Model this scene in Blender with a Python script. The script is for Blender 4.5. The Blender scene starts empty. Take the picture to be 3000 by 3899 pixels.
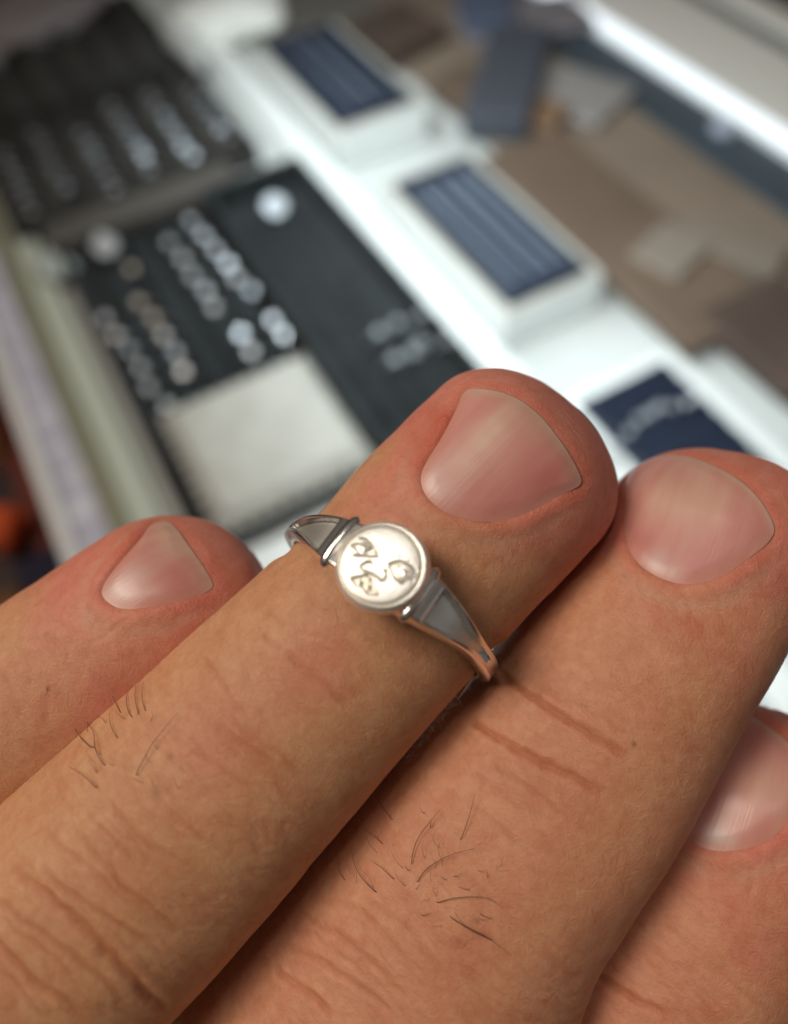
import bpy, bmesh, math, random
import numpy as np
from mathutils import Matrix, Vector
random.seed(7); np.random.seed(7)
S = 0.001                      # all lengths below are written in millimetres
sc = bpy.context.scene
COL = sc.collection

# ------------------------------------------------------------------ camera
# 3000 x 3899 photograph; the two families of parallel tray edges give the focal
# length (2680 px) and the tilt of the show-case floor.
F = 2680.0; CX, CY = 1500.0, 1949.5; H = 300.0
_v1 = np.array([-2804., -4161., F]); _v2 = np.array([10200., -5150., F])
AY = _v1 / np.linalg.norm(_v1)
AX = _v2 - (_v2 @ AY) * AY; AX /= np.linalg.norm(AX)
AZ = np.cross(AX, AY)
R = np.array([AX, AY, AZ])     # view space (x right, y down, z forward) -> world
CAM = np.array([0., 0., H])
def to_world(p): return np.asarray(p) @ R.T + CAM
def from_world(p): return (np.asarray(p) - CAM) @ R
def vray(px, py, d): return np.array([(px - CX) / F * d, (py - CY) / F * d, d])
def at(px, py, z=0.0):         # point of the horizontal plane z seen at a pixel
    w = R @ np.array([px - CX, py - CY, F]); t = (z - H) / w[2]
    return CAM + w * t
def project(p): q = np.asarray(p); return np.stack([q[..., 0] / q[..., 2] * F + CX, q[..., 1] / q[..., 2] * F + CY], -1)

cam = bpy.data.objects.new('camera', bpy.data.cameras.new('camera')); COL.objects.link(cam)
cd = cam.data; cd.sensor_fit = 'HORIZONTAL'; cd.sensor_width = 36.0; cd.lens = F / 3000 * 36
cd.clip_start = 0.002; cd.clip_end = 50
M = np.eye(4); M[:3, 0] = R @ [1, 0, 0]; M[:3, 1] = R @ [0, -1, 0]; M[:3, 2] = R @ [0, 0, -1]; M[:3, 3] = CAM * S
cam.matrix_world = Matrix(M.tolist())
cd.dof.use_dof = True; cd.dof.focus_distance = 52.0 * S
cd.dof.aperture_fstop = cd.lens / 2.1        # 2.1 mm wide phone aperture
sc.camera = cam

# ------------------------------------------------------------------ light
w = bpy.data.worlds.new('World'); sc.world = w; w.use_nodes = True
bg = w.node_tree.nodes['Background']; bg.inputs[1].default_value = 1.0
_tc = w.node_tree.nodes.new('ShaderNodeTexCoord'); _sx = w.node_tree.nodes.new('ShaderNodeSeparateXYZ'); _cr = w.node_tree.nodes.new('ShaderNodeValToRGB')
w.node_tree.links.new(_tc.outputs['Generated'], _sx.inputs[0]); w.node_tree.links.new(_sx.outputs['Z'], _cr.inputs[0]); w.node_tree.links.new(_cr.outputs[0], bg.inputs[0])
_cr.color_ramp.elements[0].position = 0.0; _cr.color_ramp.elements[0].color = (.02, .014, .011, 1)      # dim room below the ceiling line
_cr.color_ramp.elements[1].position = 0.75; _cr.color_ramp.elements[1].color = (.11, .095, .082, 1)       # pale ceiling
def area(name, pos, target, sx, sy, power, color):
    l = bpy.data.lights.new(name, 'AREA'); l.shape = 'RECTANGLE'; l.size = sx * S; l.size_y = sy * S
    l.energy = power; l.color = color
    o = bpy.data.objects.new(name, l); COL.objects.link(o)
    o.location = Vector(pos) * S
    d = Vector(target) * S - o.location
    o.rotation_euler = d.to_track_quat('-Z', 'Y').to_euler()
    return o
HAND = to_world([0, 5, 55])
def dirw(v): v = np.array(v, float); return R @ (v / np.linalg.norm(v))
area('ceiling_lamp', HAND + dirw([-0.60, -0.46, -0.70]) * 500, HAND, 200, 200, 1.75, (1.0, 0.88, 0.74))
area('shop_lamp', HAND + dirw([-0.113, -0.608, -0.80]) * 1300, HAND, 180, 150, 1.25, (1.0, 0.94, 0.87))
area('ring_fill_light', HAND + dirw([0.90, 0.16, -0.42]) * 700, HAND, 300, 260, 0.09, (0.88, 0.95, 1.0))  # fill light added only to brighten the ring shoulders
_cl = area('case_lamp', (120, 270, 222), (320, 270, 0), 12, 520, 1.65, (0.82, 0.95, 1.0))
_z = Vector((-200, 0, 222)).normalized(); _y = Vector((0, 1, 0)); _cl.rotation_euler = Matrix((_y.cross(_z), _y, _z)).transposed().to_euler()   # tube lies along the case
sc.view_settings.view_transform = 'Standard'; sc.view_settings.look = 'None'
sc.view_settings.exposure = 0; sc.view_settings.gamma = 1
sc.cycles.max_bounces = 8; sc.cycles.caustics_reflective = False; sc.cycles.caustics_refractive = False
sc.cycles.sample_clamp_indirect = 4

# ------------------------------------------------------------------ helpers
def mesh_obj(name, V, Fc, mat, parent=None, smooth=True, world=True):
    me = bpy.data.meshes.new(name)
    V = np.asarray(V, float) * S
    Fc = np.asarray(Fc) if not isinstance(Fc, list) else Fc
    if isinstance(Fc, np.ndarray):
        n = len(Fc); k = Fc.shape[1]
        me.vertices.add(len(V)); me.vertices.foreach_set('co', V.ravel())
        me.loops.add(n * k); me.loops.foreach_set('vertex_index', Fc.astype(np.int32).ravel())
        me.polygons.add(n); me.polygons.foreach_set('loop_start', (np.arange(n) * k).astype(np.int32))
        me.update(calc_edges=True); me.validate()
    else:
        me.from_pydata([tuple(v) for v in V], [], Fc); me.update()
    if smooth: me.polygons.foreach_set('use_smooth', [True] * len(me.polygons))
    if mat: me.materials.append(mat)
    o = bpy.data.objects.new(name, me); COL.objects.link(o)
    if parent: o.parent = parent
    return o
def tag(o, label=None, cat=None, group=None, kind=None):
    if label: o['label'] = label
    if cat: o['category'] = cat
    if group: o['group'] = group
    if kind: o['kind'] = kind
    return o
def empty(name, label, cat, group=None, loc=(0, 0, 0)):
    o = bpy.data.objects.new(name, None); COL.objects.link(o); o.empty_display_size = 0.005
    o.location = Vector(loc) * S
    return tag(o, label, cat, group)
def inv_parent(o, p):
    o.parent = p; o.matrix_parent_inverse = Matrix.Translation(-p.location)
def mat(name, base=(0.8, 0.8, 0.8), rough=0.6, metal=0.0, spec=0.4, noise=None, bump=None, emis=None, sss=None):
    m = bpy.data.materials.new(name); m.use_nodes = True; nt = m.node_tree; b = nt.nodes['Principled BSDF']
    b.inputs['Base Color'].default_value = (*base, 1); b.inputs['Roughness'].default_value = rough
    b.inputs['Metallic'].default_value = metal; b.inputs['Specular IOR Level'].default_value = spec
    tc = nt.nodes.new('ShaderNodeTexCoord')
    if noise:
        n = nt.nodes.new('ShaderNodeTexNoise'); n.inputs['Scale'].default_value = noise[0]; n.inputs['Detail'].default_value = 5
        nt.links.new(tc.outputs['Object'], n.inputs['Vector'])
        r = nt.nodes.new('ShaderNodeValToRGB')
        r.color_ramp.elements[0].position = 0.35; r.color_ramp.elements[1].position = 0.65
        r.color_ramp.elements[0].color = (*noise[1], 1); r.color_ramp.elements[1].color = (*base, 1)
        nt.links.new(n.outputs[0], r.inputs[0]); nt.links.new(r.outputs[0], b.inputs['Base Color'])
    if bump:
        n = nt.nodes.new('ShaderNodeTexNoise'); n.inputs['Scale'].default_value = bump[0]; n.inputs['Detail'].default_value = 4
        nt.links.new(tc.outputs['Object'], n.inputs['Vector'])
        bm_ = nt.nodes.new('ShaderNodeBump'); bm_.inputs['Distance'].default_value = bump[1]; bm_.inputs['Strength'].default_value = 1
        nt.links.new(n.outputs[0], bm_.inputs['Height']); nt.links.new(bm_.outputs[0], b.inputs['Normal'])
    if emis:
        b.inputs['Emission Color'].default_value = (*emis[0], 1); b.inputs['Emission Strength'].default_value = emis[1]
    return m

def boxmesh(x0, x1, y0, y1, z0, z1, bev=1.0, seg=2):
    bm = bmesh.new(); bmesh.ops.create_cube(bm, size=1)
    bmesh.ops.scale(bm, vec=((x1 - x0), (y1 - y0), (z1 - z0)), verts=bm.verts)
    if bev: bmesh.ops.bevel(bm, geom=list(bm.edges), offset=bev, segments=seg, affect='EDGES', profile=0.5)
    bmesh.ops.translate(bm, vec=((x0 + x1) / 2, (y0 + y1) / 2, (z0 + z1) / 2), verts=bm.verts)
    V = [v.co[:] for v in bm.verts]; Fc = [[v.index for v in f.verts] for f in bm.faces]
    bm.free(); return V, Fc
def box(name, x0, x1, y0, y1, z0, z1, m, parent=None, bev=1.0):
    V, Fc = boxmesh(x0, x1, y0, y1, z0, z1, bev)
    o = mesh_obj(name, V, Fc, m, None, smooth=False)
    if parent: inv_parent(o, parent)
    return o
def catmull(P, n, closed=False):
    P = np.asarray(P, float)
    if closed: P = np.vstack([P[-1], P, P[0], P[1]])
    else: P = np.vstack([2 * P[0] - P[1], P, 2 * P[-1] - P[-2]])
    k = len(P) - 3; out = []
    for i in range(k):
        t = np.linspace(0, 1, n, endpoint=(i == k - 1 and not closed))[:, None]
        a, b, c, d = P[i], P[i + 1], P[i + 2], P[i + 3]
        out.append(0.5 * ((2 * b) + (-a + c) * t + (2 * a - 5 * b + 4 * c - d) * t ** 2 + (-a + 3 * b - 3 * c + d) * t ** 3))
    return np.vstack(out)
def sstep(a, b, x):
    t = np.clip((x - a) / (b - a), 0, 1); return t * t * (3 - 2 * t)
_perm = np.random.RandomState(3).rand(256, 256)
def vnoise(x, y, ph=0):
    x = x + 37.3 * ph; y = y + 91.7 * ph
    xi = np.floor(x).astype(int); yi = np.floor(y).astype(int); fx = x - xi; fy = y - yi
    fx = fx * fx * (3 - 2 * fx); fy = fy * fy * (3 - 2 * fy)
    g = lambda a, b: _perm[a % 256, b % 256]
    return (g(xi, yi) * (1 - fx) + g(xi + 1, yi) * fx) * (1 - fy) + (g(xi, yi + 1) * (1 - fx) + g(xi + 1, yi + 1) * fx) * fy
def polydist(P, L):
    """distance of points P (n,2) to an open polyline L (k,2); also the 0..1 place along it"""
    best = np.full(len(P), 1e9); along = np.zeros(len(P)); k = len(L) - 1
    for i in range(k):
        a, b = L[i], L[i + 1]; ab = b - a; q = ab @ ab + 1e-12
        t = np.clip(((P - a) @ ab) / q, 0, 1); d = np.hypot(*(P - a - t[:, None] * ab).T)
        m = d < best; best[m] = d[m]; along[m] = (i + t[m]) / k
    return best, along
def inside(P, poly):
    r = np.zeros(len(P), bool); n = len(poly); j = n - 1
    for i in range(n):
        a, b = poly[i], poly[j]
        c = ((a[1] > P[:, 1]) != (b[1] > P[:, 1])) & (P[:, 0] < (b[0] - a[0]) * (P[:, 1] - a[1]) / (b[1] - a[1] + 1e-12) + a[0])
        r ^= c; j = i
    return r
def rounded(poly, n=3):
    for _ in range(n):
        nx = np.roll(poly, -1, 0); poly = np.stack([poly * .75 + nx * .25, poly * .25 + nx * .75], 1).reshape(-1, 2)
    return poly
def polysd(P, poly):
    d, al = polydist(P, np.vstack([poly, poly[:1]])); s = np.where(inside(P, poly), -d, d); return s, al

# ------------------------------------------------------------------ hand
M_ = 288                       # vertices round each finger
class Finger:
    # ctrl: base -> tip, rows (px, py, depth mm, full width px, thickness ratio, roll degrees)
    def __init__(self, ctrl, capn=2.25, caplen=1.0):
        c = np.array(ctrl, float)
        P = np.array([vray(a[0], a[1], a[2]) for a in c])
        Wd = c[:, 3] / 2 / F * c[:, 2]
        rows = np.hstack([P, Wd[:, None], c[:, 4:6]])
        dense = catmull(rows, 80)
        dense = dense[::-1]
        arc = np.concatenate([[0], np.cumsum(np.linalg.norm(np.diff(dense[:, :3], axis=0), axis=1))])
        self.L = arc[-1]
        ss = np.arange(0, self.L, 0.1)
        D = np.stack([np.interp(ss, arc, dense[:, k]) for k in range(6)], 1)
        ker = np.ones(31) / 31
        Dp = np.vstack([np.repeat(D[:1], 15, 0) - (D[15:0:-1] - D[:1]), D, np.repeat(D[-1:], 15, 0)])
        D = np.stack([np.convolve(Dp[:, k], ker, 'valid') for k in range(6)], 1)
        D = D[:len(ss)]
        self.ss = ss; self.C = D[:, :3]; self.a = D[:, 3]; self.tr = D[:, 4]; self.roll = np.radians(D[:, 5])
        T = -np.gradient(self.C, axis=0); T /= np.linalg.norm(T, axis=1)[:, None]   # towards the tip
        V = -self.C / np.linalg.norm(self.C, axis=1)[:, None]
        Dn = V - (V * T).sum(1)[:, None] * T; Dn /= np.linalg.norm(Dn, axis=1)[:, None]
        Lt = np.cross(T, Dn)                       # image right / lower side
        Lt *= np.sign(Lt[:, 0] + Lt[:, 1]).mean()
        cr, sr = np.cos(self.roll)[:, None], np.sin(self.roll)[:, None]
        self.D = Dn * cr - Lt * sr; self.Lt = Lt * cr + Dn * sr; self.T = T
        self.rc = self.a[60] * caplen; self.capn = capn
    def frame(self, s):
        s = np.clip(s, 0, self.ss[-1])
        f = lambda A: np.stack([np.interp(s, self.ss, A[:, k]) for k in range(3)], -1)
        return f(self.C), f(self.Lt), f(self.D), np.interp(s, self.ss, self.a), np.interp(s, self.ss, self.tr)
    def pos(self, s, th):
        C, L, D, a, tr = self.frame(s)
        u = np.clip(1 - s / self.rc, 0, 1)
        g = (1 - u ** self.capn) ** (1 / self.capn)
        gb = (1 - u ** 2.0) ** 0.5
        sn, cn = np.sin(th), np.cos(th)
        x = np.sign(sn) * np.abs(sn) ** 0.93 * a * g
        b = np.where(cn > 0, tr * 0.93, tr * 1.05) * a
        y = np.sign(cn) * np.abs(cn) ** 0.95 * b * gb
        # the nail side slopes down to the tip, the pad stays full
        drop = -0.22 * a * sstep(9.0, 0.0, s)
        return C + L * x[..., None] + D * (y + drop)[..., None]
    def build(self):
        smax = self.ss[-1]
        cap = self.rc * (1 - np.cos(np.linspace(0.03, math.pi / 2, 60)))
        body = np.arange(self.rc + 0.16, min(smax, 62), 0.17)
        far = np.arange(min(smax, 62), smax, 1.5)
        self.sv = np.concatenate([cap, body, far, [smax]])
        self.tv = -math.pi + 2 * math.pi * np.arange(M_) / M_
        Sg, Tg = np.meshgrid(self.sv, self.tv, indexing='ij')
        self.S_, self.TH = Sg, Tg
        self.P = self.pos(Sg, Tg)
        self.A = np.interp(Sg, self.ss, self.a)
        self.Tm = Tg * self.A                      # mm round the finger, 0 on the back
        self.N = self.normals(self.P)
        self.px = project(self.P)
        self.face = (self.N * -self.P).sum(-1) > 0
        self.h = np.zeros_like(Sg)
        self.col = np.zeros(Sg.shape + (3,))
    def normals(self, P):
        du = np.gradient(P, axis=0); dv = np.roll(P, -1, 1) - np.roll(P, 1, 1)
        n = np.cross(du, dv); n /= np.linalg.norm(n, axis=-1)[..., None] + 1e-12
        out = P - np.stack([np.interp(self.S_, self.ss, self.C[:, k]) for k in range(3)], -1)
        if (n * out).sum(-1)[100:200].mean() < 0: n = -n
        return n
    def uv(self, pts):
        """pixel -> (s, t) on this finger's surface"""
        res = []
        fm = self.face; idx = np.argwhere(fm); q = self.px[fm]
        for p in np.asarray(pts, float):
            d = np.hypot(*(q - p).T); k = np.argpartition(d, 6)[:6]; ww = 1 / (d[k] ** 2 + 0.5)
            ij = idx[k]; s = (self.S_[ij[:, 0], ij[:, 1]] * ww).sum() / ww.sum(); t = (self.Tm[ij[:, 0], ij[:, 1]] * ww).sum() / ww.sum()
            res.append((s, t))
        return np.array(res)
    def st(self): return np.stack([self.S_.ravel(), self.Tm.ravel()], 1)

# base -> tip.  index, middle (wears the ring), ring finger, little finger
F1 = Finger([(-1500, 3750, 64, 800, .88, 8), (-700, 3250, 62, 800, .88, 10), (-250, 2960, 60.5, 800, .86, 14), (218, 2615, 59.5, 770, .84, 20), (450, 2440, 59.5, 735, .84, 24),
             (650, 2290, 59.7, 705, .84, 26), (800, 2175, 60.2, 690, .82, 28), (930, 2072, 60.8, 680, .8, 28)])
F2 = Finger([(-1100, 4830, 58, 1150, .86, 0), (-350, 4120, 55, 1110, .88, 0), (355, 3435, 54, 1030, .88, 0), (700, 3092, 54.2, 975, .86, 0), (1040, 2742, 54.8, 912, .86, 0),
             (1392, 2380, 55.6, 846, .86, 0), (1682, 2068, 56.6, 845, .86, 0), (1964, 1777, 57.6, 838, .84, 0), (2205, 1545, 59.2, 820, .8, 0)], caplen=.95)
F3 = Finger([(800, 5200, 62, 1120, .88, 0), (1180, 4250, 59.8, 1280, .86, 0), (1570, 3660, 59.0, 1230, .84, 0), (1815, 3290, 58.6, 1090, .85, 0), (2129, 2922, 58.2, 960, .86, 0),
             (2370, 2556, 58.6, 890, .86, 4), (2560, 2290, 59.2, 830, .86, 6), (2685, 2030, 60.2, 800, .84, 6), (2770, 1700, 61.8, 780, .8, 6)], caplen=.95)
F4 = Finger([(1500, 5300, 66, 900, .88, 0), (1950, 4500, 64, 900, .88, 0), (2330, 3960, 60.8, 880, .88, 0), (2560, 3600, 60.2, 850, .86, 2), (2750, 3270, 60.2, 800, .86, 4),
             (2850, 3020, 60.6, 760, .84, 6), (2925, 2690, 61.8, 740, .8, 6)], caplen=.95)
FING = [F1, F2, F3, F4]
for f in FING: f.build()

TAN = np.array([0.61, 0.322, 0.175]); RED = np.array([0.66, 0.235, 0.175]); DEEP = np.array([0.56, 0.13, 0.075]); PALE = np.array([0.62, 0.40, 0.28])

NAILS = {
 0: [(590, 1985), (640, 1982), (672, 2010), (720, 2075), (765, 2140), (800, 2195), (818, 2232), (790, 2255), (720, 2285), (640, 2305), (540, 2325), (460, 2330), (410, 2308), (378, 2272), (378, 2235), (420, 2170), (480, 2105), (540, 2040)],
 1: [(1771, 1478), (1850, 1482), (1948, 1501), (2053, 1573), (2145, 1690), (2190, 1765), (2222, 1838), (2190, 1862), (2138, 1887), (2053, 1939), (1955, 1979), (1857, 1992), (1758, 1979), (1673, 1946), (1614, 1887), (1592, 1821), (1608, 1769), (1667, 1677), (1726, 1566)],
 2: [(2417, 1781), (2482, 1741), (2573, 1731), (2653, 1746), (2744, 1781), (2825, 1832), (2885, 1887), (2925, 1948), (2958, 2020), (2925, 2074), (2870, 2114), (2805, 2164), (2729, 2210), (2653, 2230), (2578, 2227), (2502, 2205), (2427, 2154), (2386, 2094), (2366, 2018), (2366, 1953), (2381, 1882)],
 3: [(2700, 2760), (2760, 2715), (2820, 2708), (2863, 2725), (2923, 2761), (3000, 2820), (3070, 2930), (3070, 3040), (3000, 3142), (2929, 3201), (2863, 3234), (2786, 3249), (2714, 3246), (2655, 3225), (2595, 3189), (2548, 3130), (2540, 3050), (2580, 2940), (2640, 2830)],
}
# which outline vertices form the free edge (first, last)
FREE = {0: (1, 6), 1: (0, 6), 2: (0, 8), 3: (0, 6)}
CREASES = {
 0: [([(0, 2515), (26, 2620), (60, 2700), (85, 2770)], .35, .07), ([(90, 2470), (110, 2555), (112, 2640)], .3, .05), ([(164, 2410), (240, 2470), (262, 2530)], .3, .07),
     ([(177, 2620), (180, 2700), (176, 2780)], .4, .05), ([(0, 2400), (40, 2470), (50, 2560)], .35, .05), ([(360, 2450), (400, 2420), (470, 2370), (560, 2340)], .3, .05),
     ([(330, 2150), (390, 2110), (450, 2070)], .3, .03)],
 1: [([(1077, 2471), (1149, 2543), (1226, 2596), (1298, 2662), (1333, 2698)], .42, .16), ([(1000, 2420), (1040, 2450), (1080, 2480)], .3, .08), ([(1012, 2330), (1060, 2350), (1090, 2400)], .3, .06),
     ([(780, 2480), (845, 2590), (900, 2680), (960, 2740)], .3, .07), ([(790, 2700), (870, 2790), (960, 2850), (1060, 2900)], .35, .07), ([(850, 2730), (960, 2800), (1080, 2880), (1150, 2960)], .3, .06),
     ([(700, 2640), (790, 2740), (860, 2790)], .25, .05), ([(1150, 2400), (1260, 2440), (1350, 2500)], .25, .04), ([(640, 2800), (760, 2880), (900, 2960), (1000, 3040)], .3, .05),
     ([(0, 3267), (108, 3350), (217, 3433), (308, 3517), (392, 3608), (500, 3717), (617, 3833), (680, 3899)], .48, .34), ([(-60, 3550), (0, 3600), (75, 3667), (142, 3742), (208, 3783), (283, 3833), (358, 3899)], .5, .30),
     ([(142, 3275), (217, 3358), (333, 3433), (433, 3500), (542, 3575), (700, 3680)], .3, .17), ([(-30, 3410), (0, 3433), (100, 3508), (208, 3592), (333, 3675), (433, 3767), (500, 3850)], .32, .16),
     ([(250, 3108), (350, 3225), (467, 3367), (542, 3433), (633, 3500), (760, 3590)], .28, .15), ([(325, 3092), (433, 3200), (542, 3317)], .25, .13), ([(375, 3017), (467, 3108), (567, 3217), (692, 3275), (790, 3340)], .27, .12),
     ([(583, 3017), (717, 3142), (800, 3217)], .3, .07), ([(150, 3133), (250, 3233), (350, 3317), (467, 3408), (600, 3500)], .26, .13), ([(60, 3240), (150, 3330), (260, 3400), (330, 3470), (420, 3560)], .24, .10),
     ([(0, 3480), (60, 3540), (160, 3600), (260, 3700), (330, 3790)], .26, .10), ([(0, 3700), (60, 3740), (120, 3820), (200, 3899)], .3, .12)],
 2: [([(1880, 2530), (1950, 2600), (2092, 2700), (2183, 2758), (2267, 2808), (2367, 2862), (2425, 2900)], .42, .24), ([(1790, 2720), (1817, 2758), (1900, 2808), (1975, 2858), (2058, 2904), (2167, 2950), (2267, 3008), (2330, 3040)], .48, .26),
     ([(1867, 2900), (1975, 2975), (2100, 3067), (2175, 3125)], .3, .10), ([(1783, 2942), (1900, 3008), (2017, 3117)], .3, .08), ([(1667, 2992), (1808, 3075), (1933, 3167), (2008, 3242)], .3, .06),
     ([(2030, 2600), (2140, 2660), (2300, 2740), (2440, 2830)], .3, .07), ([(2150, 2560), (2260, 2620), (2400, 2700)], .3, .05), ([(1980, 2760), (2080, 2820), (2180, 2870)], .22, .05),
     ([(1040, 3680), (1100, 3725), (1208, 3808), (1283, 3883)], .4, .26), ([(1100, 3617), (1200, 3650), (1350, 3750), (1450, 3817), (1517, 3899)], .35, .16), ([(1267, 3433), (1375, 3475), (1500, 3600), (1600, 3725)], .32, .12),
     ([(1142, 3475), (1308, 3575), (1440, 3690), (1560, 3820)], .35, .14), ([(1350, 3417), (1517, 3508), (1600, 3600), (1700, 3720)], .3, .09), ([(1180, 3550), (1300, 3640), (1420, 3740)], .25, .09),
     ([(2560, 2200), (2620, 2290), (2640, 2380)], .35, .04), ([(2420, 2170), (2440, 2240), (2450, 2290)], .25, .06)],
 3: [([(2200, 3660), (2238, 3695), (2327, 3749), (2417, 3802), (2506, 3850), (2565, 3898)], .45, .24), ([(2524, 3660), (2595, 3690), (2655, 3719)], .35, .05), ([(2850, 3280), (2860, 3360), (2830, 3450)], .35, .05), ([(2400, 3700), (2500, 3740), (2640, 3830)], .3, .05)],
}
for fi, f in enumerate(FING):
    st = f.st(); s = f.S_; t = f.Tm
    # ---- pigment: pinker towards the tip
    lim = [17, 15.5, 15, 15][fi]
    nz = vnoise(s * .22, t * .22, 1 + fi) + .5 * vnoise(s * .6, t * .6, 5 + fi)
    k = sstep(lim + 5, lim - 6, s + (nz - .75) * 7)[..., None] * [.95, .95, .7, .7][fi]
    k = np.clip(k + [0.0, 0.0, .25, .35][fi], 0, 1)
    col = TAN * (1 - k) + RED * k
    mot = vnoise(s * .45, t * .3, 11 + fi)[..., None]; col = col * (1 + (mot - .5) * .16 * np.array([.5, 1, 1.1]))
    # ---- broad forms: knuckle swell, slight waviness
    f.h += .10 * (vnoise(s * .16, t * .16, 21 + fi) - .5) * 2 + .05 * (vnoise(s * .5, t * .35, 31 + fi) - .5) * 2
    # ---- fine transverse wrinkling
    rid = 1 - np.abs(vnoise(s * 1.5 + .25 * vnoise(s * .3, t * .5, 3) * 6, t * .20, 41 + fi) * 2 - 1)
    rid2 = 1 - np.abs(vnoise(s * 2.1 + t * .3, t * .45 - s * .1, 51 + fi) * 2 - 1)
    back = sstep(-.25, .35, np.cos(f.TH))
    kn = [.4 * sstep(22, 27, s), sstep(33, 38, s) + .45 * np.exp(-((s - 21) / 5) ** 2) + .12, sstep(36, 42, s) * .9 + .35 * np.exp(-((s - 24) / 4.5) ** 2) + .15, np.exp(-((s - 22) / 5) ** 2) + .2][fi]
    kn = kn * (s > 14)
    f.h -= back * kn * (.045 * rid ** 8 + .025 * rid2 ** 5)
    # ---- creases traced on the skin
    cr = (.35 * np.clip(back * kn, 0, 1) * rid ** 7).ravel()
    for (pl, wd, dp) in CREASES[fi]:
        L = catmull(f.uv(pl), 5); wd = wd * (.62 if fi == 1 else .62); dp = dp * (1.7 if fi == 1 and dp < .1 else 1.0)
        m = (st[:, 0] > L[:, 0].min() - 3) & (st[:, 0] < L[:, 0].max() + 3) & (np.abs(f.TH.ravel()) < 2.4)
        wob = (vnoise(st[m, 0] * 1.3, st[m, 1] * 1.3, 61) - .5) * .25
        d, al = polydist(st[m] + wob[:, None], L)
        tap = sstep(0, .15, al) * sstep(1, .8, al)
        hh = f.h.ravel(); hh[m] += tap * dp * (.6 if fi == 1 else .85) * (-np.exp(-(d / wd) ** 2) + .35 * np.exp(-((d - 2.0 * wd) / (1.3 * wd)) ** 2)); f.h = hh.reshape(s.shape)
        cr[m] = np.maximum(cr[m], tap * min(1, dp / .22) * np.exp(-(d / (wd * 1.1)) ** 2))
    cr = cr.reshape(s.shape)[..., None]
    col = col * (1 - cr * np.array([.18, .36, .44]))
    # ---- nail bed, folds
    poly = rounded(f.uv(NAILS[fi])); f.poly = poly
    m = (st[:, 0] < poly[:, 0].max() + 5) & (np.abs(f.TH.ravel()) < 2.2)
    sd, al = polysd(st[m], poly)
    i0, i1 = FREE[fi]; n = len(NAILS[fi])
    pl = catmull(f.uv(NAILS[fi][i0:i1 + 1]), 5); df, _ = polydist(st[m], pl)
    dist = np.exp(-(df / 2.2) ** 2)                        # near the free edge
    inn = sstep(.25, -.45, sd)
    fold = np.exp(-((sd - .6) / .6) ** 2) * (1 - dist)
    hh = f.h.ravel().copy()
    hh[m] = hh[m] * (1 - inn) - .22 * inn + .12 * fold - .07 * dist * np.exp(-((sd - .2) / .35) ** 2)
    f.h = hh.reshape(s.shape)
    full = np.full(len(st), 50.); full[m] = sd; full = full.reshape(s.shape)[..., None]
    dd = np.zeros(len(st)); dd[m] = dist; dd = dd.reshape(s.shape)[..., None]
    kk = np.exp(-((full - .15) / .75) ** 2) * np.where(full > -1, 1, 0) * (.34 - .2 * dd)
    kk = kk * np.where(s[..., None] < poly[:, 0].max() - 1.5, 1.0, .35)
    col = col * (1 - kk) + DEEP * kk
    kp = np.exp(-((full - 1.5) / .6) ** 2) * .35 * (1 - dd); col = col * (1 - kp) + PALE * kp
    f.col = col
# groove pigment
# reddish patches and little spots (pigment), placed where the photograph shows them
def blob(f, px, py, r, c, k):
    d = np.hypot(f.px[..., 0] - px, f.px[..., 1] - py) / r
    ww = (np.exp(-d ** 2) * k * f.face)[..., None]; f.col = f.col * (1 - ww) + np.array(c) * ww
for a in [(1600, 1700, 90, DEEP, .35), (1660, 1600, 50, DEEP, .5), (1500, 1950, 150, RED, .5), (1900, 2200, 200, TAN, .35), (1180, 2580, 150, RED, .4), (820, 2850, 220, RED, .35), (2250, 1760, 90, DEEP, .25),
          (650, 2880, 14, (.25, .1, .07), .5), (595, 3015, 26, (.30, .12, .08), .55), (1250, 2480, 120, RED, .3)]: blob(F2, *a)
for a in [(1600, 1760, 40, DEEP, .5), (1640, 1690, 45, DEEP, .6), (1690, 1610, 45, DEEP, .6), (2190, 1880, 40, DEEP, .4)]: blob(F2, *a)
for a in [(440, 2120, 45, DEEP, .35), (510, 2050, 45, DEEP, .4), (800, 2180, 35, DEEP, .4), (400, 2190, 40, DEEP, .3), (182, 2622, 7, (.08, .03, .02), .95), (300, 2250, 120, RED, .4), (480, 2500, 200, TAN, .4), (340, 2350, 30, PALE, .4)]: blob(F1, *a)
for a in [(2415, 2833, 8, (.08, .03, .02), .9), (2640, 2380, 50, DEEP, .3), (2300, 2430, 160, TAN, .4), (1815, 3507, 13, (.2, .08, .05), .6), (1745, 3590, 16, (.35, .14, .1), .5), (1640, 3250, 9, (.3, .13, .1), .5)]: blob(F3, *a)
for a in [(2750, 3330, 60, DEEP, .3), (2600, 3360, 60, DEEP, .2)]: blob(F4, *a)

# ---- the ring's own frame (view space); skin is pressed in where the band sits
RC = vray(1478, 2294, 55.6); RU = np.array([.816, .525, -.243]); RN = np.array([-.05, -.355, -.937])
RU /= np.linalg.norm(RU); RN -= (RN @ RU) * RU; RN /= np.linalg.norm(RN); RA = -np.cross(RU, RN)
if RA[0] < 0: RA = -RA
R_IN = 8.68
for f in FING: f.P = f.P + f.N * f.h[..., None]
q = F2.P - RC; ax = q @ RA; u = q @ RU; n_ = q @ RN; rr = np.hypot(u, n_) + 1e-9
lim = R_IN - .05 + 1.6 * sstep(1.4, 5.0, np.abs(ax))
fac = np.where((rr > lim) & (np.abs(ax) < 5.0), lim / rr, 1.0)
F2.P = RC + RA * ax[..., None] + RU * (u * fac)[..., None] + RN * (n_ * fac)[..., None]

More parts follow.
